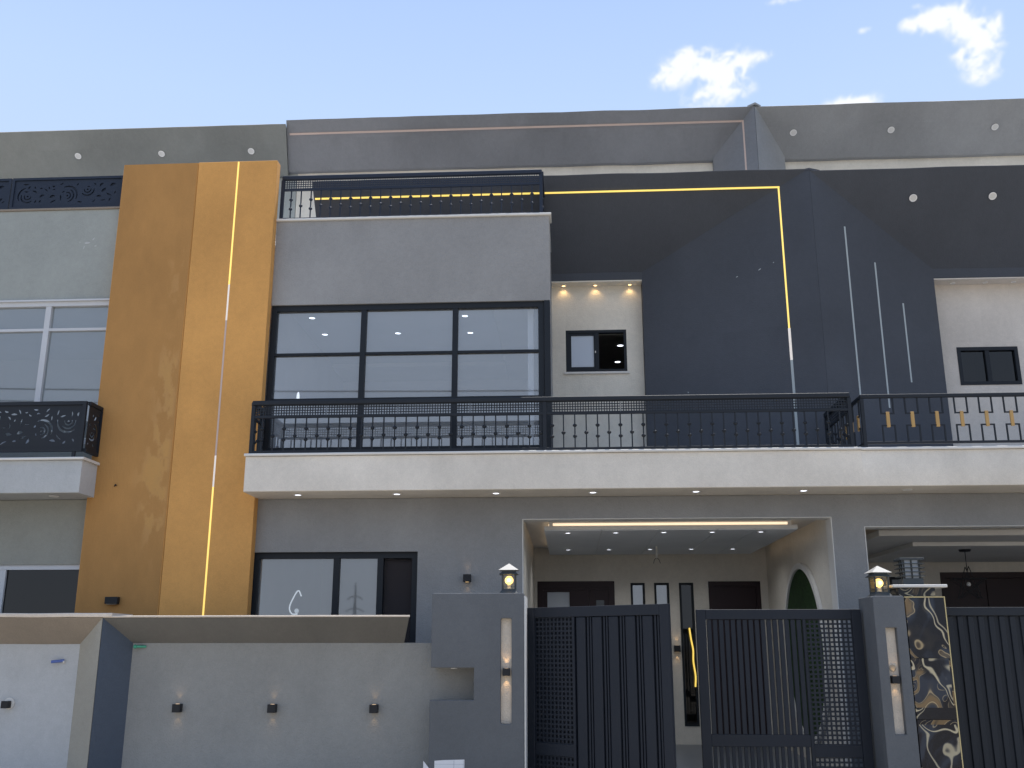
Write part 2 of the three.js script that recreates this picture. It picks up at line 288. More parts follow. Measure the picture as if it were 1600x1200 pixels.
  part(door, 'pane', new THREE.PlaneGeometry(.13, 1.6).translate(.495, 1.7, -4.245), M.glassDark);
  const d2 = subgroup(h, 'door', 'plain dark maroon side door');
  part(d2, 'door_frame', ringZ(2.24, 3.07, .3, 2.79, -4.3, -4.19, .07), M.maroon);
  part(d2, 'door_leaf', bx(2.312, 2.998, .31, 2.718, -4.27, -4.225), M.maroon);
  for (const [a, b] of [[.99, 1.22], [1.37, 1.61], [1.77, 2.0]]) windowUnit(h, { x0: a, x1: b, y0: .57, y1: 2.77, z: -4.19, w: .035, d: .06, glass: a > 1.5 ? M.glassDark : M.glass, name: 'slit_window' });

  // ---- upper floor bay
  part(h, 'bay_wall', [bx(-3.9, -.2, 6.15, 7.35, -.22, 0)], M.bayGrey);
  part(h, 'bay_sill_wall', bx(-3.9, -.2, 4.032, 4.15, -.22, -.004), M.coping);
  part(h, 'bay_side_wall', bx(-.42, -.2, 4.0, 7.35, -1.69, -.222), M.bayGrey);
  part(h, 'bay_corner_post', bx(-.275, -.2, 4.152, 6.148, -.2, -.002), M.frame);
  part(h, 'terrace_coping', prismX([[-.26, 7.352], [.03, 7.352, .008], [.03, 7.385, .012], [-.26, 7.385]], -3.9, -.17, .003), M.coping);
  part(h, 'terrace_coping', bx(-.45, -.196, 7.352, 7.385, -1.3, -.262, .008), M.coping);
  part(h, 'bay_roof', bx(-3.99, -.2, 6.4, 7.1, -9, -.222), M.room);
  windowUnit(h, { x0: -3.9, x1: -.28, y0: 4.152, y1: 6.148, z: -.03, w: .075, d: .1, cols: [-2.66, -1.445], rows: [4.86, 5.475], bar: .07, glass: M.glass, label: 'wide dark framed window of nine panes behind the balcony railing' });
  part(h, 'upper_room_wall', [bx(-3.98, -3.9, 4.0, 6.4, -4.3, -.23), bx(-3.98, -.42, 4.0, 6.4, -4.4, -4.302), bx(-.5, -.424, 4.0, 6.4, -4.3, -.23)], M.room);
  part(h, 'upper_room_ceiling', bx(-3.9, -.5, 6.33, 6.398, -4.3, -.23), M.room);
  part(h, 'ceiling_border', [bx(-1.0, -.5, 6.25, 6.328, -4.3, -.4, .02), bx(-3.9, -1.0, 6.25, 6.328, -4.3, -3.4, .02)], M.porchWhite);

  // ---- cream recess with the small window
  part(h, 'recess_wall', sheetZ(rect(-.2, 1.3, 4.0, 7.0), [rect(0, .89, 5.64, 6.28)], -1.95, -1.7), M.cream);
  part(h, 'recess_soffit', bx(-.199, 1.13, 6.965, 6.9825, -1.72, -1.504), M.cream);
  part(h, 'window_sill', bx(-.03, .92, 5.605, 5.637, -1.8, -1.665, .008), M.coping);
  const sw = windowUnit(h, { x0: 0, x1: .89, y0: 5.64, y1: 6.28, z: -1.7, w: .04, d: .09, cols: [.455], bar: .06, skip: [0, 1], label: 'small sliding window with one frosted sash and one open half' });
  part(sw, 'sash', ringZ(.03, .46, 5.67, 6.25, -1.745, -1.715, .05), M.frame);
  part(sw, 'pane', bx(.08, .41, 5.72, 6.2, -1.735, -1.73), M.frosted);
  part(sw, 'latch', bx(.425, .44, 5.93, 5.96, -1.714, -1.70), M.coping);
  part(h, 'bathroom_wall', [bx(-.4, -.3, 4.0, 6.9, -6.1, -1.96), bx(1.5, 1.6, 4.0, 6.9, -6.1, -1.96), bx(-.3, 1.5, 4.0, 6.9, -6.2, -6.1)], M.roomTiled);
  part(h, 'bathroom_ceiling', bx(-.3, 1.5, 6.75, 6.9, -6.1, -1.96), M.roomTiled);
  part(h, 'roof_slab', bx(-.19, XR - .01, 7.06, 7.3, -9, -1.76), M.room);

  // ---- black slanted surround: canopy over, fin beside
  part(h, 'slanted_canopy', prismX([[-.6, 8.25, .02], [-1.5, 7.1], [-1.5, 6.983], [-1.75, 6.983], [-1.75, 8.25]], -3.62, XR - .002, .012), M.black);
  part(h, 'slanted_fin', prismY([[XR - .002, -.6], [XR - .002, -1.9], [1.131, -1.9], [1.131, -1.5]], 4.0, 8.249), M.black);
  const s = .175, cy = 8.25 - s * 1.15, cz = -.6 - s * .9, fx = XR - s * (XR - 1.131), nC = [0, -.9, 1.15], nF = [-.9, 0, 2.309];
  part(h, 'led_strip', strip([-3.6, cy, cz], [fx + .012, cy, cz], nC, .023, .014), M.led);
  part(h, 'led_strip', strip([fx, cy + .015, cz], [fx, 5.95, cz], nF, .023, .004), M.led);
  part(h, 'led_strip', strip([fx, 5.95, cz], [fx, 5.5, cz], nF, .034, .004), M.ledHalf);
  part(h, 'led_strip', strip([fx, 5.5, cz], [fx, 4.01, cz], nF, .034, .004), M.silver);

  // ---- gold pilaster
  const pil = subgroup(h, 'pilaster', 'bright ochre half of the tall pilaster with a glowing line');
  part(pil, 'pilaster_face', bx(XL + .002, -3.9, 0, 8.2, .002, .15, .01), M.gold);
  for (const [a, b, m] of [[6.4, 8.19, M.led], [5.9, 6.4, M.ledHalf], [4.1, 5.9, M.ledOff], [3.7, 4.1, M.ledHalf], [0.5, 3.7, M.led]]) part(pil, 'led_strip', strip([-4.44, a, .15], [-4.44, b, .15], [0, 0, 1], .022, .003), m);

  // ---- rooftop room
  part(h, 'rooftop_wall', bx(XL - .06, XR - .01, 7.1, 10.75, -4.95, -4.7), M.cream);
  part(h, 'rooftop_canopy', shear(prismX([[-3.8, 11.13, .03], [-4.6, 10.49], [-4.95, 10.49], [-4.95, 11.13]], XL - .07, XR - .01, .014), XL - .07, -3.8, .18), M.roofGrey);
  part(h, 'rooftop_fin', prismY([[XR - .012, -3.79], [XR - .012, -4.9], [2.78, -4.9], [2.78, -4.55]], 7.1, 11.12), M.roofGrey);
  part(h, 'rooftop_slab', bx(XL - .06, XR - .02, 10.76, 10.95, -9, -4.96), M.room);
  const q = .27, ty = 11.13 - q * .64, tz = -3.8 - q * .8, tx = XR - .012 - q * (XR - .012 - 2.78);
  part(h, 'led_strip', strip([XL - .05, ty, tz], [tx, ty, tz], [0, -.8, .64], .035, .016), M.ledOff, { label: 'unlit peach strip' });
  part(h, 'led_strip', strip([tx, ty, -3.79 - q * .76], [tx, 7.5, -3.79 - q * .76], [-.76, 0, .65], .035, .004), M.ledOff, { label: 'unlit peach strip' });
}

{ // ---- house beyond the dull ochre pilaster
  const h = houseW;
  part(h, 'wall', sheetZ(rect(-12, -6.0, 3.58, 7.6), [rect(-10.4, -6.06, 4.3, 6.26)], -.25, 0), M.leftGrey);
  part(h, 'ground_floor_wall', sheetZ(rect(-12, -6.0, 0, 3.575), [rect(-10.4, -6.06, 1.1, 2.76)], -.25, 0), M.leftOlive);
  part(h, 'balcony_slab', prismX([[.002, 3.58], [.55, 3.58, .012], [.55, 3.985, .008], [.002, 3.985]], -12, -5.96), M.slabWhite);
  part(h, 'slab_coping', prismX([[.01, 3.988], [.585, 3.988, .008], [.585, 4.02, .012], [.01, 4.02]], -12, -5.93, .004), M.coping);
  part(h, 'terrace_coping', bx(-12, -6.06, 7.602, 7.635, -.3, .02, .008), M.beigeBrown);
  windowUnit(h, { x0: -10.4, x1: -6.06, y0: 4.3, y1: 6.26, z: .0, w: .06, d: .1, cols: [-8.9, -6.95], rows: [5.87], bar: .075, frame: M.whiteFrame, glass: M.glassPale, label: 'white framed window with a transom above the floral railing' });
  part(h, 'window_head', bx(-10.4, -6.06, 6.262, 6.285, -.02, .03), M.whiteFrame);
  windowUnit(h, { x0: -10.4, x1: -6.06, y0: 1.1, y1: 2.76, z: -.02, w: .06, d: .08, cols: [-7.12], bar: .08, frame: M.whiteFrame, glass: M.glassDark, label: 'white framed window with dark glass' });
  part(h, 'room_wall', [bx(-10.5, -6.0, 4.0, 7.1, -3.6, -3.5), bx(-10.6, -10.5, 0, 7.1, -3.5, -.26), bx(-6.0, -5.9, 0, 7.1, -3.5, -.26), bx(-10.5, -6, .2, 3.5, -3.6, -3.5)], M.room);
  part(h, 'room_ceiling', bx(-10.5, -6, 6.5, 6.6, -3.5, -.26), M.room);
  part(h, 'floor_slab', bx(-12, -5.02, 3.6, 3.98, -9, -.26), M.room);
  part(h, 'roof_slab', bx(-12, -5.02, 7.1, 7.3, -9, -.26), M.room);
  part(h, 'pilaster', bx(-6.05, XL - .002, 0, 8.195, .002, .147, .008), M.gold, { label: 'dull weathered ochre half of the tall pilaster' });
  part(h, 'weathered_coat', (() => { const g = new THREE.PlaneGeometry(1.03, 6.2).translate(-5.526, 5.09, .151); return g; })(), M.stainedGold, { ownUV: true });
  part(h, 'weathered_coat', (() => { const g = new THREE.PlaneGeometry(1.03, 1.98).translate(-5.526, .995, .151); return g; })(), M.stainedGold, { ownUV: true });
  part(h, 'rooftop_wall', bx(-14, XL - .07, 7.3, 10.75, -4.95, -4.7), M.leftGrey);
  part(h, 'rooftop_canopy', shear(prismX([[-3.8, 11.05, .02], [-4.6, 10.41], [-4.95, 10.41], [-4.95, 11.05]], -14, XL - .075, .014), XL - .075, -3.8, .18), M.roofOlive);
  part(h, 'rooftop_edge', bx(-14, XL - .2, 11.052, 11.07, -4.3, -3.83, .008), M.coping);
  part(h, 'rooftop_slab', bx(-14, XL - .08, 10.76, 10.95, -9, -4.96), M.room);
  part(h, 'rear_wall', bx(-14, XL - .08, 0, 10.9, -9.2, -9.0), M.wallGrey);
  part(h, 'nail', tube([[-5.71, 3.72, .148], [-5.69, 3.74, .17], [-5.67, 3.72, .19]], .008, 6, 5), M.wire);
}

{ // ---- house beyond the black fin
  const h = houseE, X0 = XR + .0005, X1 = 12;
  part(h, 'ground_floor_wall', sheetZ(rect(X0, X1, 0, 3.56), [rect(3.57, 9.4, .28, 3.17)], -.25, 0), M.wallGrey);
  part(h, 'balcony_slab', prismX([[-.25, 3.565], [.598, 3.565, .012], [.598, 3.99, .008], [-.25, 3.99]], X0, X1), M.slabCream);
  part(h, 'slab_coping', prismX([[.25, 3.993], [.622, 3.993, .008], [.622, 4.025, .012], [.25, 4.025]], X0, X1, .003), M.coping);
  part(h, 'floor_slab', bx(X0, X1, 3.6, 3.98, -9, -.252), M.room);
  part(h, 'slanted_canopy', prismX([[-.6, 8.22, .02], [-1.45, 7.03], [-1.45, 6.89], [-1.75, 6.89], [-1.75, 8.22]], X0, X1, .012), M.black);
  part(h, 'slanted_fin', prismY([[X0, -.6], [5.3, -1.45], [5.3, -1.9], [X0, -1.9]], 3.98, 8.219), M.black);
  part(h, 'fin_cap', prismY([[XR - .16, -.66], [XR, -.59], [XR + .16, -.66], [XR, -.8]], 8.22, 8.25), M.black);
  const n = [.85, 0, 1.86], at = x => -.6 - (x - X0) / 1.858 * .85;
  for (const [x, a, b] of [[3.92, 5.0, 7.45], [4.35, 4.88, 6.98], [4.74, 5.28, 6.43]]) part(h, 'groove_strip', strip([x, a, at(x)], [x, b, at(x)], n, .026, .003), M.silver);
  part(h, 'recess_wall', sheetZ(rect(5.2, X1, 3.98, 6.95), [rect(5.6, 6.45, 5.36, 5.92)], -1.95, -1.7), M.creamWarm);
  part(h, 'recess_soffit', bx(5.301, X1, 6.872, 6.889, -1.72, -1.456), M.creamWarm);
  windowUnit(h, { x0: 5.6, x1: 6.45, y0: 5.36, y1: 5.92, z: -1.69, w: .05, d: .09, cols: [6.02], bar: .06, glass: M.glassDark, label: 'small black framed window in the cream wall' });
  part(h, 'small_room_wall', [bx(5.3, 5.4, 4, 6.9, -4.5, -1.96), bx(7, 7.1, 4, 6.9, -4.5, -1.96), bx(5.4, 7, 4, 6.9, -4.6, -4.5), bx(5.4, 7, 6.6, 6.9, -4.5, -1.96)], M.roomTiled);
  part(h, 'roof_slab', bx(X0, X1, 7.06, 7.3, -9, -1.76), M.room);
  // car porch
  part(h, 'porch_wall', sheetZ(rect(3.42, 9.6, .2, 3.55), [rect(5.12, 5.48, .6, 2.85), rect(5.92, 8.6, .3, 2.92)], -4.4, -4.2), M.porch);
  part(h, 'porch_side_wall', bx(3.42, 3.57, .2, 3.55, -4.198, -.252), M.porch);
  part(h, 'porch_side_wall', bx(9.4, 9.55, .2, 3.55, -4.198, -.252), M.porch);
  part(h, 'porch_jamb', bx(3.5705, 3.58, .28, 3.1695, -.2515, .004, .003), M.porchWhite);
  part(h, 'porch_lintel_trim', bx(3.5805, 9.399, 3.161, 3.1695, -.2515, .004, .003), M.porchWhite);
  part(h, 'porch_ceiling', bx(3.57, 9.4, 3.34, 3.55, -4.198, -.252), M.porchWhite);
  part(h, 'ceiling_step', [bx(3.99, 9.2, 3.205, 3.338, -4.1, -.74, .005)], M.lipCream);
  part(h, 'ceiling_step', [bx(3.95, 9.2, 3.13, 3.204, -4.1, -.7, .005)], M.porchWhite);
  part(h, 'ceiling_step', [bx(4.63, 9.0, 3.075, 3.1285, -4.15, -1.5, .005)], M.porchWhite);
  part(h, 'porch_floor', bx(3.43, 9.5, .1, .3, -4.2, .38), M.navyTile);
  windowUnit(h, { x0: 5.12, x1: 5.48, y0: .6, y1: 2.85, z: -4.2, w: .04, d: .06, glass: M.glassDark, name: 'slit_window' });
  const d = subgroup(h, 'door', 'wide dark maroon folding door');
  part(d, 'door_frame', ringZ(5.92, 8.6, .3, 2.92, -4.3, -4.19, .09), M.maroon);
  for (let k = 0; k < 4; k++) part(d, 'door_leaf', bx(6.013 + k * .624, 6.632 + k * .624, .31, 2.828, -4.27, -4.225, .006), M.maroon);
  part(h, 'porch_back_room', bx(3.6, 9.4, .2, 3.4, -6, -5.9), M.roomTiled);
  // rooftop room
  part(h, 'rooftop_wall', bx(XR, 14, 7.3, 10.75, -4.95, -4.7), M.cream);
  part(h, 'rooftop_canopy', prismX([[-3.8, 11.12, .02], [-4.6, 10.47], [-4.95, 10.47], [-4.95, 11.12]], XR + .01, 14, .012), M.roofPale);
  part(h, 'rooftop_fin', prismY([[XR - .008, -3.77], [4.08, -4.55], [4.08, -4.9], [XR - .008, -4.9]], 7.3, 11.1), M.roofPale);
  part(h, 'fin_cap', prismY([[XR - .12, -3.86], [XR, -3.75], [XR + .12, -3.86], [XR, -4.1]], 11.135, 11.17), M.roofPale);
  part(h, 'rooftop_edge', bx(XR + .15, 14, 11.122, 11.138, -4.3, -3.84, .007), M.coping);
  part(h, 'rooftop_slab', bx(XR, 14, 10.76, 10.95, -9, -4.96), M.room);
  part(h, 'rear_wall', bx(XR, 14, 0, 10.9, -9.2, -9.0), M.wallGrey);
}

// ------------------------------------------------------------------ railings
const barG = (() => { const mk = ks => flat([new THREE.BoxGeometry(.015, .44, .015).translate(0, .22, 0), ...ks.map(y => new THREE.LatheGeometry([[.001, -.026], [.015, -.018], [.026, -.004], [.026, .007], [.014, .018], [.001, .022]].map(p => new THREE.Vector2(...p)), 8).translate(0, y, 0))]); return [metric(mk([.2])), metric(mk([.155, .29]))]; })();
function lattice(w, h, pitch, hole, t) {               // perforated sheet from 0..w, 0..h
  const nx = Math.max(1, Math.round(w / pitch)), ny = Math.max(1, Math.round(h / pitch)), px = w / nx, py = h / ny, bw = px - hole, bh = py - hole, g = [];
  for (let i = 0; i <= nx; i++) { const a = Math.max(0, i * px - bw / 2), b = Math.min(w, i * px + bw / 2); g.push(bx(a, b, 0, h, -t / 2, t / 2)); }
  for (let j = 0; j <= ny; j++) { const a = Math.max(0, j * py - bh / 2), b = Math.min(h, j * py + bh / 2); g.push(bx(0, w, a, b, -t / 2 + .0004, t / 2 - .0004)); }
  return metric(flat(g));
}
function child(root, name, g, m) { const o = new THREE.Mesh(g, m); o.name = name; o.castShadow = o.receiveShadow = true; root.add(o); return o; }
const latticeCache = {};
function barRail(root, ax, az, bx_, bz, y, { m = M.iron, posts = [], first = true, last = true } = {}) {   // a run of knobbed-bar railing between two points, in the thing's own axes
  const b = root.position, len = Math.hypot(bx_ - ax, bz - az), run = new THREE.Matrix4().makeRotationY(-Math.atan2(bz - az, bx_ - ax)).setPosition(ax - b.x, y - b.y, az - b.z);
  const add = (n, g) => { const c = (g.index ? g.toNonIndexed() : g.clone()); metric(c); c.applyMatrix4(run); return child(root, n, c, m); };
  add('handrail', bx(0, len, .608, .668, -.03, .03, .014)); add('middle_rail', bx(0, len, .446, .478, -.016, .016, .004)); add('bottom_rail', bx(0, len, .012, .042, -.016, .016, .004));
  const ps = [first ? .015 : null, ...posts, last ? len - .015 : null].filter(v => v !== null);
  for (const p of ps) add('post', bx(p - .022, p + .022, 0, .607, -.02, .02, .003));
  const stops = [first ? .035 : 0, ...posts.flatMap(p => [p - .02, p + .02]), last ? len - .035 : len];
  for (let k = 0; k < stops.length; k += 2) {
    const n = Math.max(1, Math.round((stops[k + 1] - stops[k]) / .9)), w = (stops[k + 1] - stops[k]) / n;
    for (let i = 0; i < n; i++) { const key = w.toFixed(3); const g = (latticeCache[key] ??= lattice(w - .008, .129, .0323, .0205, .004)).clone(); g.translate(stops[k] + i * w + .004, .479, 0); g.applyMatrix4(run); child(root, 'mesh_panel', g, m); }
  }
  const nb = Math.round(len / .1365);
  for (let i = 1; i < nb; i++) { const x = i * len / nb; if (ps.some(p => Math.abs(p - x) < .035)) continue; const o = child(root, 'baluster', barG[i % 2], m); o.position.set(x, .022, 0).applyMatrix4(run); o.rotation.y = -Math.atan2(bz - az, bx_ - ax); }
}
{
  const r = thing('balcony_railing', 'dark iron railing with perforated band and knobbed bars along the cream balcony slab', 'railing', [0, 4.03, .56]);
  barRail(r, -3.87, .56, 3.375, .56, 4.03, { posts: [3.6] });
  barRail(r, -3.87, .53, -3.87, .16, 4.03, { first: false });
  barRail(r, 3.36, .53, 3.36, -.52, 4.03, { first: false });
  const t = thing('terrace_railing', 'dark iron railing with perforated band on top of the grey bay', 'railing', [0, 7.387, -.06]);
  barRail(t, -3.88, -.06, -.29, -.06, 7.387, { m: M.ironBlue });
  barRail(t, -.3, -.09, -.3, -1.0, 7.387, { m: M.ironBlue, first: false });
}
{ // railing with gold plates held by bent bars
  const r = thing('balcony_railing', 'dark iron railing of bent bars holding small gold plates', 'railing', [5.8, 4.025, .56]), b = r.position;
  const P = (n, g, m = M.iron) => part(r, n, g, m);
  P('handrail', bx(3.49, 9.0, 4.625, 4.672, .535, .585, .012)); P('bottom_rail', bx(3.49, 9.0, 4.07, 4.1, .545, .575, .004));
  for (const x of [3.51, 5.6, 7.6]) P('post', bx(x - .02, x + .02, 4.026, 4.624, .54, .58, .003));
  P('handrail', bx(3.49, 3.53, 4.625, 4.67, -.55, .534, .01)); P('bottom_rail', bx(3.495, 3.525, 4.07, 4.1, -.55, .534, .004));
  const bent = (x, s, top, z) => top ? [bx(x + s * .072 - .008, x + s * .072 + .008, 4.43, 4.626, z - .008, z + .008), bx(Math.min(x, x + s * .063), Math.max(x, x + s * .063), 4.43, 4.446, z - .0075, z + .0075)]
    : [bx(x + s * .072 - .008, x + s * .072 + .008, 4.098, 4.3, z - .008, z + .008), bx(Math.min(x, x + s * .063), Math.max(x, x + s * .063), 4.284, 4.3, z - .0075, z + .0075)];
  for (let k = 0; k < 19; k++) {
    const x = 3.80 + k * .286; if (x > 8.9) break;
    for (const s of [-1, 1]) for (const top of [true, false]) P('bent_bar', bent(x, s, top, .56), M.iron);
    P('gold_plate', bx(x - .02, x + .02, 4.272, 4.458, .549, .571, .003), M.brass);
  }
  for (const z of [.36, .1, -.16, -.42]) {
    for (const top of [true, false]) P('bent_bar', [top ? bx(3.502, 3.518, 4.43, 4.626, z + .06, z + .076) : bx(3.502, 3.518, 4.098, 4.3, z + .06, z + .076), top ? bx(3.503, 3.517, 4.43, 4.446, z, z + .06) : bx(3.503, 3.517, 4.284, 4.3, z, z + .06)]);
    P('gold_plate', bx(3.499, 3.521, 4.272, 4.458, z - .02, z + .02, .003), M.brass);
  }
}
// laser-cut floral panels
function floral(w, h, seed, dense = 1) {
  const rnd = rng(seed), s = poly(rect(0, w, 0, h)), holes = [], taken = [];
  const ok = (x, y, r) => x - r > .025 && x + r < w - .025 && y - r > .025 && y + r < h - .025 && taken.every(t => Math.hypot(t[0] - x, t[1] - y) > t[2] + r + .004);
  const leaf = (x, y, a, l, wd, bend) => {             // a curved petal
    const c = Math.cos(a), n = Math.sin(a), T = (u, v) => [x + u * c - v * n, y + u * n + v * c], q = [];
    for (let k = 0; k <= 6; k++) { const t = k / 6; q.push(T((t - .5) * l, wd * Math.sin(Math.PI * t) * .5 + bend * Math.sin(Math.PI * t))); }
    for (let k = 5; k > 0; k--) { const t = k / 6; q.push(T((t - .5) * l, -wd * Math.sin(Math.PI * t) * .5 + bend * Math.sin(Math.PI * t))); }
    const cs = [-.33, 0, .33].map(t => [...T(t * l, bend * Math.cos(t * Math.PI)), wd * .5 + l * .17]);
    if (!cs.every(k => ok(...k))) return false;
    taken.push(...cs); holes.push(new THREE.Path(q.map(p => new THREE.Vector2(...p)))); return true;
  };
  const arc = (x, y, r, a0, a1, wd) => {               // a tapered curved slot
    const q = [], cs = [], n = 12;
    for (let k = 0; k <= n; k++) { const t = k / n, a = a0 + (a1 - a0) * t, h = wd * .5 * Math.sqrt(Math.sin(Math.PI * clamp(t, .04, .96))); q.push([x + (r + h) * Math.cos(a), y + (r + h) * Math.sin(a)]); cs.push([x + r * Math.cos(a), y + r * Math.sin(a), wd * .5 + .002]); }
    for (let k = n; k >= 0; k--) { const t = k / n, a = a0 + (a1 - a0) * t, h = wd * .5 * Math.sqrt(Math.sin(Math.PI * clamp(t, .04, .96))); q.push([x + (r - h) * Math.cos(a), y + (r - h) * Math.sin(a)]); }
    if (!cs.every(k => ok(...k))) return false;
    taken.push(...cs); holes.push(new THREE.Path(q.map(p => new THREE.Vector2(...p)))); return true;
  };
  const scroll = (x, y, R, a0, dir) => {               // spiral of slots with buds outside
    arc(x, y, R, a0, a0 + dir * 2.4, .028); arc(x, y, R * .97, a0 + dir * 2.6, a0 + dir * 4.4, .024); arc(x, y, R * .66, a0 + dir * .8, a0 + dir * 3.4, .024); arc(x, y, R * .64, a0 + dir * 3.7, a0 + dir * 5.6, .02); arc(x, y, R * .34, a0, a0 + dir * 3.6, .02);
    leaf(x, y, a0, .03, .024, 0);
    for (let k = 0; k < 7; k++) { const b = a0 + k * .9; leaf(x + (R + .065) * Math.cos(b), y + (R + .065) * Math.sin(b), b + .5, .08, .032, .01); }
  };
  const flower = (x, y, R) => { for (let k = 0; k < 7; k++) { const b = k * Math.PI * 2 / 7 + .3; leaf(x + R * Math.cos(b), y + R * Math.sin(b), b, R * 1.15, .044, .006); } };
  for (let x = .2, k = 0; x < w; x += .34 / dense, k++) { k % 3 === 1 ? flower(x, h * (.72 - .4 * (k % 2)), .075) : scroll(x, h * (k % 2 ? .62 : .4), .14, k, k % 2 ? 1 : -1); }
  for (let k = 0; k < 160 * w; k++) leaf(.03 + rnd() * (w - .06), .03 + rnd() * (h - .06), rnd() * 6.3, .035 + rnd() * .07, .014 + rnd() * .012, (rnd() - .5) * .02);
  s.holes.push(...holes);
  return metric(new THREE.ExtrudeGeometry(s, { depth: .004, bevelEnabled: false }));
}
{
  const r = thing('balcony_railing', 'dark metal railing of laser cut floral panels on the white balcony slab', 'railing', [-7, 4.02, .5]);
  const P = (n, g, m = M.iron) => part(r, n, g, m);
  for (const [x0, x1, sd] of [[-9.0, -7.52, 5], [-7.48, -6.0, 12]]) {
    P('panel_frame', ringZ(x0, x1, 4.1, 4.74, .49, .53, .045));
    P('floral_panel', floral(x1 - x0 - .09, .55, sd).translate(x0 + .045, 4.145, .508));
  }
  const side = floral(.33, .55, 31); side.rotateY(-Math.PI / 2); side.translate(-5.98, 4.145, .155);
  P('floral_panel', side.translate(.004, 0, 0));
  P('panel_frame', [bx(-6.0, -5.96, 4.695, 4.74, .15, .488), bx(-6.0, -5.96, 4.1, 4.145, .15, .488), bx(-6.0, -5.96, 4.146, 4.694, .15, .17)]);
  for (const x of [-8.9, -7.5, -6.1]) P('foot', bx(x - .02, x + .02, 4.021, 4.099, .5, .525));
  const t = thing('terrace_railing', 'blue black floral panel railing on top of the pale grey green wall', 'railing', [-7.5, 7.636, -.02]);
  for (const [x0, x1, sd] of [[-9.3, -7.72, 41], [-7.7, -6.1, 47]]) {
    part(t, 'panel_frame', ringZ(x0, x1, 7.637, 8.11, -.04, 0, .035), M.ironBlue);
    part(t, 'floral_panel', floral(x1 - x0 - .07, .4, sd, 1.2).translate(x0 + .035, 7.673, -.02), M.ironBlue);
    part(t, 'backing_sheet', bx(x0 + .036, x1 - .036, 7.673, 8.074, -.038, -.034), M.ironBlue);
  }
}

// ------------------------------------------------------------------ boundary walls and piers
{
  const w = thing('boundary_wall', 'grey rendered boundary wall with dark slanted lip and blue grey edge', 'wall', [-3.2, 0, 1.2]);
  part(w, 'wall_panel', bx(-4.9, -.99, 0, 1.805, 1.08, 1.3, .006), M.panelGrey);
  part(w, 'slanted_lip', shear(prismX([[1.6, 2.062, .016], [1.3, 1.8], [1.085, 1.807], [1.085, 2.062]], -4.997, -1.69, .005), -1.69, 1.6, .32), M.lipOlive);
  part(w, 'lip_edge', shear(prismX([[1.606, 2.064, .008], [1.606, 2.084, .01], [1.09, 2.084], [1.09, 2.064]], -4.997, -1.684, .005), -1.684, 1.6, .32), M.lipCream);
  part(w, 'slanted_edge', prismY([[-4.997, 1.598], [-4.77, 1.301], [-4.9, 1.085], [-4.997, 1.085]], 0, 2.058), M.ridgeBlue);
  const v = thing('boundary_wall', 'white boundary wall panel framed by slanted beige edges', 'wall', [-7, 0, 1.2]);
  part(v, 'wall_panel', bx(-12, -5.2, 0, 1.795, 1.08, 1.298, .006), M.panelWhite);
  part(v, 'slanted_lip', prismX([[1.6, 2.066, .016], [1.298, 1.79], [1.085, 1.798], [1.085, 2.066]], -12, -5.003, .006), M.beigeBrown);
  part(v, 'lip_edge', prismX([[1.612, 2.068, .012], [1.612, 2.112, .014], [1.09, 2.112], [1.09, 2.068]], -12, -4.90, .008), M.lipCream);
  part(v, 'slanted_edge', prismY([[-5.003, 1.598], [-5.003, 1.085], [-5.2, 1.085], [-5.365, 1.299]], 0, 2.06), M.beige);
}
function slotted(x0, x1, y0, y1, r) { return new THREE.Path(poly([[x0, y0, r], [x1, y0, r], [x1, y1, r], [x0, y1, r]]).getPoints()); }
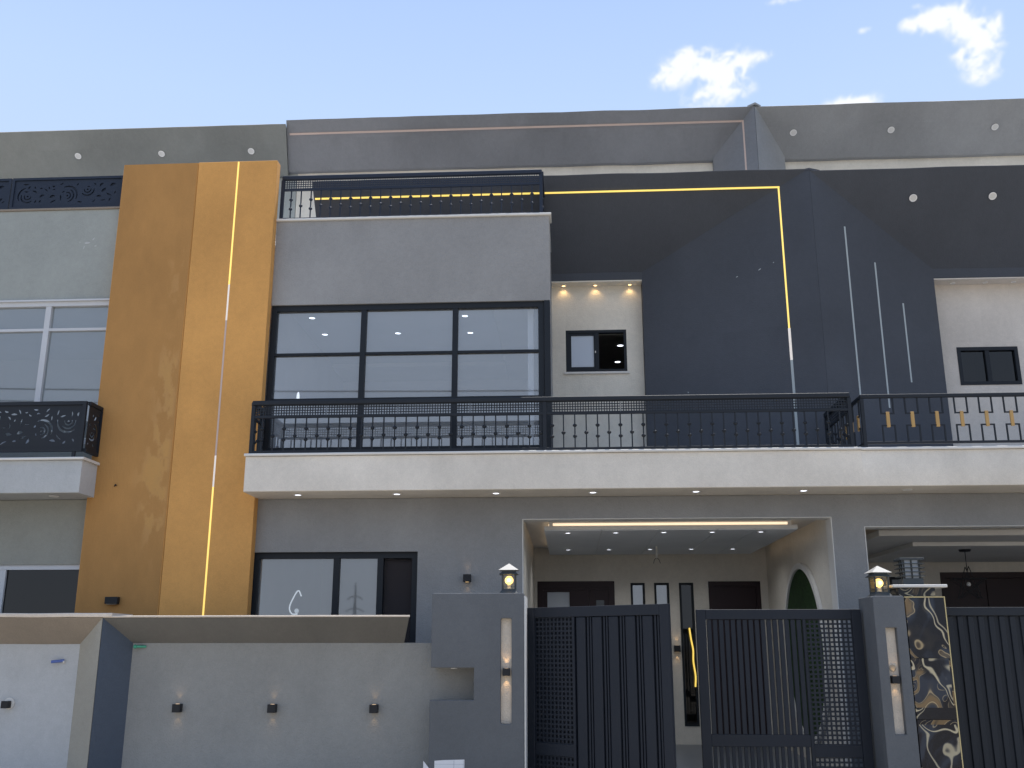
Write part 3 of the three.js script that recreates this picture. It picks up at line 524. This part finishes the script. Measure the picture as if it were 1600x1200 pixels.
{
  const p = thing('gate_pier', 'dark grey gate pier with stepped blocks, lit cream slot and lantern on top', 'pier', [-.97, 0, 1.35]);
  const outline = [[-1.455, 0], [-.48, 0], [-.48, 2.31, .02], [-1.45, 2.31, .02], [-1.45, 1.55], [-1.0, 1.55], [-1.0, 1.232], [-1.455, 1.232]];
  part(p, 'pier_face', sheetZ(outline, [slotted(-.722, -.61, 1.0, 2.05, .02)], 1.53, 1.605, .008), M.pierGrey);
  part(p, 'pier_core', sheetZ([[-1.454, 0], [-.481, 0], [-.481, 2.308], [-1.449, 2.308], [-1.449, 1.551], [-.9985, 1.551], [-.9985, 1.19], [-1.454, 1.19]], [], 1.303, 1.529), M.pierGrey);
  part(p, 'pier_core', bx(-.998, -.482, 0, 2.3, 1.08, 1.3), M.pierGrey);
  part(p, 'slot_lining', [bx(-.73, -.6, .99, 2.06, 1.5295, 1.536)], M.slot);
  part(p, 'jamb', prismY([[-.479, 1.09], [-.462, 1.09], [-.462, 1.58, .006], [-.479, 1.58]], .1, 2.28), M.porchWhite);
  for (const y of [.62, 1.1, 1.72]) part(p, 'hinge', [new THREE.CylinderGeometry(.016, .016, .09, 10).translate(-.452, y, 1.21)], M.iron);
  const q = thing('gate_pier', 'dark grey gate pier with cream slot and lantern beside the black marble pier', 'pier', [3.28, 0, 1.35]);
  part(q, 'pier_face', sheetZ([[3.12, 0], [XR - .003, 0], [XR - .003, 2.27, .02], [3.12, 2.27, .02]], [slotted(3.222, 3.332, .915, 1.95, .004)], 1.53, 1.605, .008), M.pierGrey);
  part(q, 'pier_core', bx(3.12, XR - .004, 0, 2.268, 1.08, 1.529, .006), M.pierGrey);
  part(q, 'slot_lining', bx(3.212, 3.342, .905, 1.96, 1.5295, 1.536), M.slot);
  part(q, 'cement_patch', new THREE.CylinderGeometry(.034, .036, .006, 14).rotateX(Math.PI / 2).translate(3.275, 1.55, 1.538), M.beige);
  const m = thing('gate_pier', 'black and gold marble clad gate pier with a white cap stone', 'pier', [3.65, 0, 1.3]);
  part(m, 'pier_core', bx(3.46, 3.82, 0, 2.25, 1.05, 1.575), M.iron);
  part(m, 'pier_core', bx(3.46, 3.83, 2.251, 2.36, 1.08, 1.4), M.marble);
  part(m, 'cap_stone', bx(3.38, 3.94, 2.361, 2.392, 1.0, 1.47, .008), M.coping);
  let v = .12; for (const [a, b] of [[0, .46], [.464, 1.056], [1.06, 1.648], [1.652, 2.25]]) {
    const g = bx(3.446, 3.838, a, b, 1.576, 1.602), uv = g.attributes.uv, ps = g.attributes.position; v += .27;
    for (let i = 0; i < uv.count; i++) uv.setXY(i, (ps.getX(i) - 3.44) * 1.1 + v * 1.7, (ps.getY(i) - a) * .62 + v);
    part(m, 'marble_tile', g, M.marble, { ownUV: true });
  }
  part(m, 'edge_trim', [bx(3.839, 3.849, 0, 2.262, 1.58, 1.606), bx(3.446, 3.838, 2.252, 2.262, 1.58, 1.606)], M.goldTrim);
}

// ------------------------------------------------------------------ gates
function gateLeaf(label, pos, turn, flip) {            // own axes: x from the hinge, y up, front face +z (flip mirrors x)
  const r = thing('driveway_gate', label, 'gate', pos, 'pair of perforated driveway gates'); r.rotation.y = turn;
  const W = 1.74, H = 1.87, f = x => flip ? -x : x;
  const B = (x0, x1, y0, y1, z0, z1, rr = .004) => metric(flat(bx(Math.min(f(x0), f(x1)), Math.max(f(x0), f(x1)), y0, y1, z0, z1, rr)));
  const add = (n, g, m = M.gate) => child(r, n, g, m);
  add('stile', B(0, .1, 0, H, -.025, .025)); add('stile', B(W - .1, W, 0, H, -.025, .025));
  add('top_rail', B(.1, W - .1, H - .105, H, -.0245, .0245, .006)); add('bottom_rail', B(.1, W - .1, 0, .14, -.0245, .0245));
  add('stile', B(.59, .62, .14, H - .105, -.024, .024));
  if (flip) add('cross_rail', B(.62, W - .1, .48, .6, -.018, .02)); else add('backing_sheet', B(.1, .589, .141, H - .106, -.024, -.02, 0));
  add('kick_plate', B(.1, .59, .38, .5, -.01, .014));
  const up = lattice(.488, H - .607, .047, .028, .004); const lo = lattice(.488, .236, .047, .028, .004);
  const place = (g, x, y) => { if (flip) { g.translate(-x - .488, y, 0); } else g.translate(x, y, 0); return g; };
  add('perforated_panel', place(up, .101, .501)); add('perforated_panel', place(lo, .101, .142));
  return { r, add, B, W, H };
}
{
  const a = gateLeaf('half open dark gate leaf with broad ribs, swung out from the lantern pier', [-.452, .3, 1.21], -35 * D2R, false);
  a.add('backing_sheet', a.B(.62, 1.64, .14, 1.765, -.022, -.018, 0));
  for (let k = 0; k < 5; k++) {
    const x = .635 + k * .2;
    a.add('slat', a.B(x, x + .118, .141, 1.764, -.016, .016, .014)); a.add('slat', a.B(x + .136, x + .158, .141, 1.764, -.012, .008, .004)); a.add('slat', a.B(x + .17, x + .19, .141, 1.764, -.012, .008, .004));
  }
  const b = gateLeaf('closed dark gate leaf with narrow open slats and square holes beside the marble pier', [3.095, .28, 1.2], 0, true);
  for (let k = 0; k < 16; k++) { const x = .634 + k * .0632; b.add('slat', b.B(x, x + .047, .6, 1.764, -.014, .014, .004)); b.add('slat', b.B(x + .005, x + .042, .141, .479, -.014, .014, .004)); }
  const c = thing('driveway_gate', 'closed near black gate with upright ribs beyond the marble pier', 'gate', [5.4, .3, 1.2]);
  part(c, 'top_rail', bx(3.87, 7.0, 2.08, 2.168, 1.175, 1.225, .006), M.iron); part(c, 'stile', bx(3.87, 3.96, .3, 2.079, 1.176, 1.224, .004), M.iron); part(c, 'stile', bx(6.9, 7.0, .3, 2.079, 1.176, 1.224, .004), M.iron);
  part(c, 'bottom_rail', bx(3.96, 6.9, .3, .42, 1.176, 1.224, .004), M.iron); part(c, 'backing_sheet', bx(3.96, 6.9, .42, 2.08, 1.18, 1.186), M.iron);
  for (let k = 0; k < 27; k++) part(c, 'rib', bx(3.99 + k * .108, 4.05 + k * .108, .421, 2.078, 1.188, 1.208, .008), M.iron);
}

// ------------------------------------------------------------------ lamps
function disc(pos, n, r, lit, label, group, { spot = 0, color = [1, .66, .3], mat, wide = 1.1 } = {}) {
  const o = thing('downlight', label, 'light', pos, group), N = new THREE.Vector3(...n).normalize();
  o.quaternion.setFromUnitVectors(new THREE.Vector3(0, 1, 0), N);
  const ring = flat(new THREE.LatheGeometry([[r * .72, 0], [r, 0], [r, .004], [r * .95, .009], [r * .74, .009], [r * .72, .004]].map(p => new THREE.Vector2(...p)), 24)); ring.translate(0, .001, 0);
  child(o, 'trim_ring', metric(ring), M.ring);
  child(o, 'diffuser', metric(flat(new THREE.CylinderGeometry(r * .72, r * .72, .005, 20).translate(0, .0035, 0))), mat ?? (lit ? M.lampWhite : M.lampOff));
  if (spot) { const l = new THREE.SpotLight(new THREE.Color(...color), spot, 0, wide, .6, 2); l.position.set(0, .02, 0); l.target.position.set(0, 1, 0); l.castShadow = true; l.shadow.radius = .6; o.add(l, l.target); }
  return o;
}
const dn = [0, -1, 0], sl = [0, -.616, .787], st = [0, -.78, .625];
const nth = ['first', 'second', 'third', 'fourth', 'fifth', 'sixth'];
for (const [i, x] of [-3.30, -2.08, -.87, .30, 1.53, 2.80].entries()) disc([x, 3.5645, .35], dn, .055, true, `lit round light under the cream balcony slab, ${nth[i]} from the ochre pilaster`, 'lit lights under the balcony slab');
disc([4.01, 3.5645, .35], dn, .055, false, 'unlit round light under the slab below the gold plated railing', null);
disc([-6.39, 3.5795, .32], dn, .06, false, 'unlit round light under the white balcony slab', null);
for (const [i, x] of [2.48, 1.86, 1.24, .62, 0].entries()) for (const z of [-.72, -3.0]) disc([x - .01, 3.1995, z], dn, .05, true, `lit porch ceiling light, ${nth[i]} from the turf panel wall in the ${z > -1 ? 'lintel side' : 'door side'} row`, 'lights in the porch ceiling', { spot: .5, color: [.95, .97, 1], wide: 1.35 });
for (const [i, x] of [-.02, .45, .96].entries()) disc([x, 6.9645, -1.645], dn, .035, true, `glowing warm spot in the cream recess, ${['next to the grey bay', 'over the middle of the small window', 'next to the black fin'][i]}`, 'warm spots over the cream recess', { mat: M.lampWarm, spot: .09 });
for (const [i, x] of [5.62, 6.08, 6.48].entries()) disc([x, 6.8715, -1.60], dn, .035, false, `unlit spot over the cream wall beyond the fin, ${nth[i]} from the fin`, 'unlit spots over the far recess');
for (const [i, x] of [4.91, 6.0].entries()) disc([x, 7.868, -.838], sl, .055, false, `pale round light in the black slanted canopy, ${nth[i]} from the fin ridge`, 'pale lights in the black canopy');
for (const [i, x] of [4.18, 5.92, 7.75].entries()) disc([x, 10.788, -4.189], st, .062, false, `pale round light in the grey roof canopy, ${nth[i]} beyond the roof fin`, 'lights in the far roof canopy');
for (const [i, x] of [-5.82, -7.53, -9.14].entries()) disc([x, 10.724, -4.192], st, .062, false, `pale round light in the olive roof canopy, ${nth[i]} from the joint with the grey canopy`, 'lights in the olive roof canopy');
for (const [x, z] of [[-3.63, -1.05], [-3.63, -1.82], [-2.52, -1.82], [-1.43, -1.08], [-1.43, -1.86]]) disc([x, 6.3295, z], dn, .06, true, `lit ceiling light seen through the ${x < -3 ? 'pilaster end' : x < -2 ? 'middle' : 'recess end'} of the wide upper window, ${z > -1.5 ? 'upper' : x < -3 || x > -2 ? 'lower' : 'single'} one`, 'ceiling lights of the upper room');
for (const z of [-4.0, -5.0]) disc([.93, 6.7495, z], dn, .07, true, `lit ceiling light seen through the small open window, the ${z > -4.5 ? 'higher' : 'lower'} one`, 'ceiling lights of the small room');
disc([-1.22, 1.5495, 1.48], dn, .035, true, 'lit spot under the upper block of the stepped pier', null, { mat: M.lampSoft, spot: .006 });

function cube(pos, s, label, group, on = true, spot = .02) {   // up and down wall light, back on the wall at pos
  const o = thing('wall_light', label, 'light', pos, group);
  child(o, 'housing', metric(flat(new RoundedBoxGeometry(s, s, s, 2, .004).translate(0, 0, s / 2 + .006))), M.blackLamp);
  child(o, 'back_plate', metric(flat(new THREE.BoxGeometry(s * .7, s * .7, .006).translate(0, 0, .0035))), M.blackLamp);
  for (const d of [1, -1]) {
    child(o, 'lens', metric(flat(new THREE.CylinderGeometry(s * .26, s * .26, .004, 14).translate(0, d * (s / 2 - .0012), s / 2 + .004))), on ? M.lampSoft : M.lampOff);
    if (on) { const l = new THREE.SpotLight(new THREE.Color(1, .62, .28), spot, 0, .62, .5, 2); l.shadow.radius = .25; l.position.set(0, d * (s / 2 + .008), s * .36); l.target.position.set(0, d * 2, s * .3); l.castShadow = true; o.add(l, l.target); }
  }
  return o;
}
for (const [i, x] of [-4.20, -3.17, -2.08].entries()) cube([x, 1.13, 1.301], .085, `black cube light on the grey boundary wall, ${nth[i]} from its blue grey edge`, 'cube lights on the boundary wall');
cube([-1.24, 2.57, .001], .09, 'black cube light with warm beams on the grey house wall above the stepped pier', null, true, .014);
cube([-.665, 1.51, 1.537], .075, 'black cube light inside the cream slot of the stepped pier', null, true, .05);
cube([3.277, 1.44, 1.537], .075, 'black cube light inside the cream slot beside the marble pier', null, true, .03);
cube([1.695, 1.74, -4.199], .1, 'black cube light on the porch wall between slit windows', null, true, .03);
{
  const o = cube([-6.09, 1.16, 1.305], .075, 'black cube light on a round white plate on the white wall', null, false);
  child(o, 'round_plate', metric(flat(new THREE.CylinderGeometry(.06, .06, .006, 20).rotateX(Math.PI / 2).translate(.01, .01, .001))), M.coping);
  const b = thing('wall_light', 'flat black box light low on the dull ochre pilaster', 'light', [-5.57, 2.31, .152]);
  child(b, 'housing', metric(flat(new RoundedBoxGeometry(.16, .085, .07, 2, .006).translate(0, 0, .037))), M.blackLamp);
  child(b, 'lens', metric(flat(new THREE.BoxGeometry(.12, .004, .045).translate(0, -.0445, .037))), M.lampOff);
}
function lantern(pos, label) {
  const o = thing('lantern', label, 'lantern', pos, 'lit lanterns on gate piers'), a = (n, g, m) => child(o, n, metric(flat(g)), m);
  const frustum = (r0, r1, h, y) => new THREE.CylinderGeometry(r1 * Math.SQRT2, r0 * Math.SQRT2, h, 4).toNonIndexed().rotateY(Math.PI / 4).translate(0, y + h / 2, 0);
  const hard = g => { g.computeVertexNormals(); return g; };
  a('base', [hard(frustum(.105, .075, .035, 0)), bx(-.075, .075, .035, .05, -.075, .075)], M.lanternBody);
  for (const x of [-1, 1]) for (const z of [-1, 1]) a('post', bx(x * .068 - .007, x * .068 + .007, .05, .205, z * .068 - .007, z * .068 + .007), M.lanternBody);
  for (const [w, t] of [[0, 1], [Math.PI / 2, 1], [Math.PI, 1], [-Math.PI / 2, 1]]) a('pane', new THREE.PlaneGeometry(.118, .152).translate(0, .127, .066).rotateY(w), M.lanternGlass);
  for (const y of [.075, .165]) for (const w of [0, 1, 2, 3]) a('wire_bar', bx(-.061, .061, y, y + .003, .069, .072).rotateY(w * Math.PI / 2), M.lanternBody);
  a('bulb_holder', new THREE.CylinderGeometry(.02, .024, .045, 12).translate(0, .073, 0), M.coping);
  a('bulb', new THREE.SphereGeometry(.046, 18, 12).translate(0, .145, 0), M.bulb);
  a('eave', [hard(frustum(.102, .075, .025, .205)), bx(-.072, .072, .23, .248, -.072, .072)], M.lanternBody);
  a('roof', hard(frustum(.108, .002, .075, .249)), M.lanternRoof);
  const l = new THREE.PointLight(new THREE.Color(1, .7, .3), .02, 0, 2); l.position.set(0, .145, .055); o.add(l); l.castShadow = true;
  return o;
}
lantern([-.65, 2.312, 1.36], 'lit lantern with a pale pyramid roof on the stepped pier');
lantern([3.27, 2.27, 1.36], 'lit lantern with a pale pyramid roof beside the louvred lamp').rotation.y = .12;
{
  const o = thing('louvre_lamp', 'unlit dark louvred lamp on the white cap stone', 'lamp', [3.64, 2.393, 1.25]), a = (n, g, m) => child(o, n, metric(flat(g)), m);
  o.rotation.y = -.06;
  a('base', [bx(-.105, .105, 0, .07, -.105, .105, .004)], M.lanternBody);
  a('diffuser', bx(-.075, .075, .071, .27, -.075, .075), M.frosted);
  for (const x of [-1, 0, 1]) for (const z of [-1, 1]) a('post', bx(x * .078 - .008, x * .078 + .008, .071, .27, z * .082 - .006, z * .082 + .006), M.lanternBody);
  for (const x of [-1, 1]) a('post', bx(x * .082 - .006, x * .082 + .006, .071, .27, -.01, .01), M.lanternBody);
  for (let k = 0; k < 5; k++) a('louvre', sheetRing(.125, .083, .09 + k * .043), M.lanternBody);
  a('cap', bx(-.125, .125, .271, .285, -.125, .125, .003), M.lanternBody);
}
function sheetRing(ro, ri, y) { const s = poly(rect(-ro, ro, -ro, ro)); s.holes.push(new THREE.Path(poly(rect(-ri, ri, -ri, ri)).getPoints())); return new THREE.ExtrudeGeometry(s, { depth: .008, bevelEnabled: false }).rotateX(-Math.PI / 2).translate(0, y, 0); }
{
  const o = thing('strip_light', 'wavy glowing yellow strip in front of the slit window', 'light', [1.9, 1.14, -4.14]);
  part(o, 'light_tube', tube([[1.955, 1.16, -4.14], [1.965, 1.32, -4.14], [1.94, 1.55, -4.14], [1.945, 1.72, -4.14], [1.92, 1.88, -4.14], [1.90, 2.06, -4.14]], .013, 30, 8), M.led);
  part(o, 'bracket', [bx(1.89, 1.905, 2.045, 2.06, -4.19, -4.14), bx(1.95, 1.965, 1.165, 1.18, -4.19, -4.14)], M.iron);
  const c = thing('ceiling_conduit', 'white conduit stub with loose wires on the porch ceiling', 'conduit', [1.3, 3.0, -2.6]);
  part(c, 'pipe', new THREE.CylinderGeometry(.014, .014, .17, 10).translate(1.29, 3.114, -2.6), M.coping);
  for (const s of [-1, 1]) part(c, 'wire', tube([[1.29, 3.03, -2.6], [1.29 + s * .03, 3.01, -2.6], [1.29 + s * .05, 2.95, -2.58]], .004, 8, 5), M.wire);
  const k = thing('chandelier', 'dark wire star chandelier hanging in the far porch', 'chandelier', [5.5, 2.4, -2]);
  part(k, 'ceiling_rose', new THREE.CylinderGeometry(.085, .07, .03, 20).translate(5.5, 3.059, -2), M.blackLamp);
  part(k, 'rod', new THREE.CylinderGeometry(.006, .006, .3, 8).translate(5.5, 2.9, -2), M.blackLamp);
  const star = []; for (let j = 0; j < 5; j++) { const a0 = Math.PI / 2 + j * 2.513, a1 = a0 + 2.513; for (const z of [-2.06, -1.94]) star.push(tube([[5.5 + .24 * Math.cos(a0), 2.6 + .24 * Math.sin(a0), z], [5.5 + .24 * Math.cos(a1), 2.6 + .24 * Math.sin(a1), z]], .006, 2, 5)); }
  part(k, 'star_frame', star, M.blackLamp); part(k, 'bulb', new THREE.SphereGeometry(.03, 10, 8).translate(5.5, 2.6, -2), M.lampOff);
  part(k, 'bulb_stem', new THREE.CylinderGeometry(.005, .005, .2, 6).translate(5.5, 2.73, -2), M.blackLamp);
  const u = thing('wall_lamp', 'white drop shaped lamp seen through the sliding window', 'lamp', [-3.55, 2.1, -.5]);
  part(u, 'loop', tube([[-3.42, 2.39, -.5], [-3.46, 2.46, -.5], [-3.53, 2.35, -.5], [-3.565, 2.24, -.5], [-3.53, 2.17, -.5], [-3.46, 2.165, -.5]], .009, 30, 6), glow(.5, .52, .55));
  part(u, 'globe', new THREE.SphereGeometry(.03, 12, 10).translate(-3.47, 2.205, -.5), glow(.3, .32, .34));
  const e = thing('wall_lamp', 'slim white lamp glowing inside the wide upper window', 'lamp', [-3.5, 4.9, -.6]);
  part(e, 'shade', new THREE.SphereGeometry(.03, 12, 10).scale(.7, 2.8, .7).translate(-3.64, 5.03, -.6), glow(1.1, 1.15, 1.2));
}
{ // oval turf panel on the porch side wall
  const o = thing('turf_panel', 'dark green oval turf panel with white rim on the porch wall', 'wall panel', [3.18, 1.7, -1.8]);
  const oval = (a, b) => { const s = new THREE.Shape(); s.absellipse(0, 0, a, b, 0, Math.PI * 2); return s; };
  const rim = oval(1.17, 1.18); rim.holes.push(new THREE.Path(oval(1.09, 1.10).getPoints(40)));
  const put = g => { const q = flat(g); q.rotateY(-Math.PI / 2); q.translate(.005, 0, 0); return metric(q); };
  child(o, 'rim', put(new THREE.ExtrudeGeometry(rim, { depth: .045, bevelEnabled: false, curveSegments: 48 })), M.porchWhite);
  child(o, 'turf', put(new THREE.ExtrudeGeometry(oval(1.088, 1.098), { depth: .02, bevelEnabled: false, curveSegments: 48 })), M.turf);
}
function scuffs(root, name, list, m, place) {           // chips and paint splashes: thin uneven flakes
  const rnd = rng(name.length * 31 + list.length);
  for (const [u, v, l, w, a] of list) {
    const q = []; for (let k = 0; k < 9; k++) { const t = k / 9 * Math.PI * 2, r = .6 + rnd() * .5; const x = Math.cos(t) * l * r, y = Math.sin(t) * w * r; q.push([u + x * Math.cos(a) - y * Math.sin(a), v + x * Math.sin(a) + y * Math.cos(a)]); }
    part(root, name, place(sheetZ(q, [], 0, .0015)), m);
  }
}
{
  const onFin = g => { const p = g.attributes.position; for (let i = 0; i < p.count; i++) p.setZ(i, p.getZ(i) + .001 - .6 - (XR - p.getX(i)) / 2.309 * .9); return g; };
  scuffs(house, 'paint_chip', [[2.72, 6.86, .022, .006, .6], [2.42, 6.80, .016, .006, .3], [2.90, 6.93, .012, .005, .7], [1.7, 5.2, .012, .006, 2]], M.silver, onFin);
  scuffs(houseW, 'plaster_scuff', [[-6.52, 7.11, .05, .018, .1], [-6.44, 7.16, .03, .012, .9], [-6.56, 7.04, .03, .009, 1.4], [-6.40, 7.06, .022, .01, .4], [-6.62, 7.12, .02, .006, 0]], M.slabWhite, g => g.translate(0, 0, .001));
  scuffs(house, 'paint_chip', [[-1.32, 2.05, .012, .008, 0], [-1.1, 2.02, .007, .006, 0], [-1.62, 2.3, .009, .007, 1], [-1.38, 1.95, .006, .012, 0]], M.panelWhite, g => g.translate(0, 0, .001));
}
{ // small things on the boundary
  const b = thing('pipe_stub', 'short blue plastic pipe stub on the white wall', 'pipe', [-5.6, 1.6, 1.3]);
  part(b, 'pipe', new THREE.CylinderGeometry(.016, .016, .13, 12).rotateZ(Math.PI / 2 + .1).rotateY(.5).translate(-5.58, 1.61, 1.333), M.bluePipe);
  part(b, 'pipe_end', new THREE.CylinderGeometry(.018, .018, .018, 12).rotateZ(Math.PI / 2 + .1).rotateY(.5).translate(-5.527, 1.604, 1.304), M.coping);
  const g = thing('pipe_stub', 'short green plastic pipe stub under the dark lip', 'pipe', [-4.68, 1.75, 1.3]);
  part(g, 'pipe', new THREE.CylinderGeometry(.014, .014, .11, 12).rotateZ(Math.PI / 2).rotateY(.45).translate(-4.67, 1.765, 1.327), M.greenPipe);
  part(g, 'pipe_cap', new THREE.SphereGeometry(.022, 12, 8).translate(-4.722, 1.765, 1.352), M.greenPipe);
  const p = thing('paper_sheet', 'white printed sheet taped low on the stepped pier', 'paper', [-1.25, .3, 1.606]);
  part(p, 'sheet', sheetZ([[-1.395, .3], [-1.085, .3], [-1.088, .658], [-1.30, .652], [-1.392, .645]], [], 1.6065, 1.6085), M.paper);
  part(p, 'printed_line', [bx(-1.195, -1.192, .3, .648, 1.6087, 1.6089), bx(-1.10, -1.097, .3, .65, 1.6087, 1.6089), bx(-1.385, -1.092, .612, .614, 1.6087, 1.6089)], M.ink);
  const p2 = thing('paper_sheet', 'white paper corner sticking out beside the printed sheet', 'paper', [-1.45, .3, 1.61]);
  part(p2, 'sheet', sheetZ([[-1.505, .3], [-1.40, .3], [-1.40, .52], [-1.505, .645]], [], 1.612, 1.614), M.paper);
}
// ------------------------------------------------------------------ across the street, mirrored in the windows
{
  for (const x of [-34, 34]) {
    const o = thing('utility_pole', `slim utility pole across the street facing the ${x < 0 ? 'white framed' : 'gold railed'} house`, 'pole', [x, 0, 16], 'utility poles across the street');
    part(o, 'shaft', new THREE.CylinderGeometry(.09, .14, 10.2, 12).translate(x, 5.1, 16), M.timber); part(o, 'cross_arm', bx(x - .06, x + .06, 9.55, 9.67, 15.4, 16.6), M.timber);
  }
  for (const [z, y, s] of [[15.5, 9.75, .75], [16.5, 9.8, 1.0]]) {
    const w = thing('overhead_wire', `sagging black overhead wire across the street, the ${s > .8 ? 'slacker' : 'tauter'} of two`, 'wire', [0, 8, z], 'overhead wires'), q = [];
    for (let k = 0; k <= 12; k++) { const t = k / 12 * 2 - 1; q.push([t * 34, y - t * .2 - s * (1 - t * t), z]); }
    part(w, 'cable', tube(q, .022, 60, 5), M.wire);
  }
  const t = thing('transmission_tower', 'distant lattice transmission tower across open ground', 'tower', [-67, 0, 300]), X = -67, Z = 300;
  const legs = [], br = [];
  for (const sx of [-1, 1]) for (const sz of [-1, 1]) legs.push(tube([[X + sx * .55, 0, Z + sz * .55], [X + sx * .25, 13, Z + sz * .25], [X, 21.6, Z]], .16, 8, 4));
  for (let y = 1; y < 20; y += 1.5) { const a = .55 - Math.min(13, y) * .023, b = .55 - Math.min(13, y + 1.5) * .023; br.push(tube([[X - a, y, Z + a], [X + b, y + 1.5, Z + b]], .08, 2, 4), tube([[X + a, y, Z + a], [X - b, y + 1.5, Z + b]], .08, 2, 4)); }
  part(t, 'mast', [...legs, ...br], M.galvan);
  for (const [y, w] of [[17.3, 2.4], [13.6, 2.8]]) part(t, 'cross_arm', [tube([[X - w, y - .9, Z], [X - w * .5, y - .1, Z], [X, y, Z], [X + w * .5, y - .1, Z], [X + w, y - .9, Z]], .2, 12, 5)], M.galvan);
}
renderer.render(scene, camera);
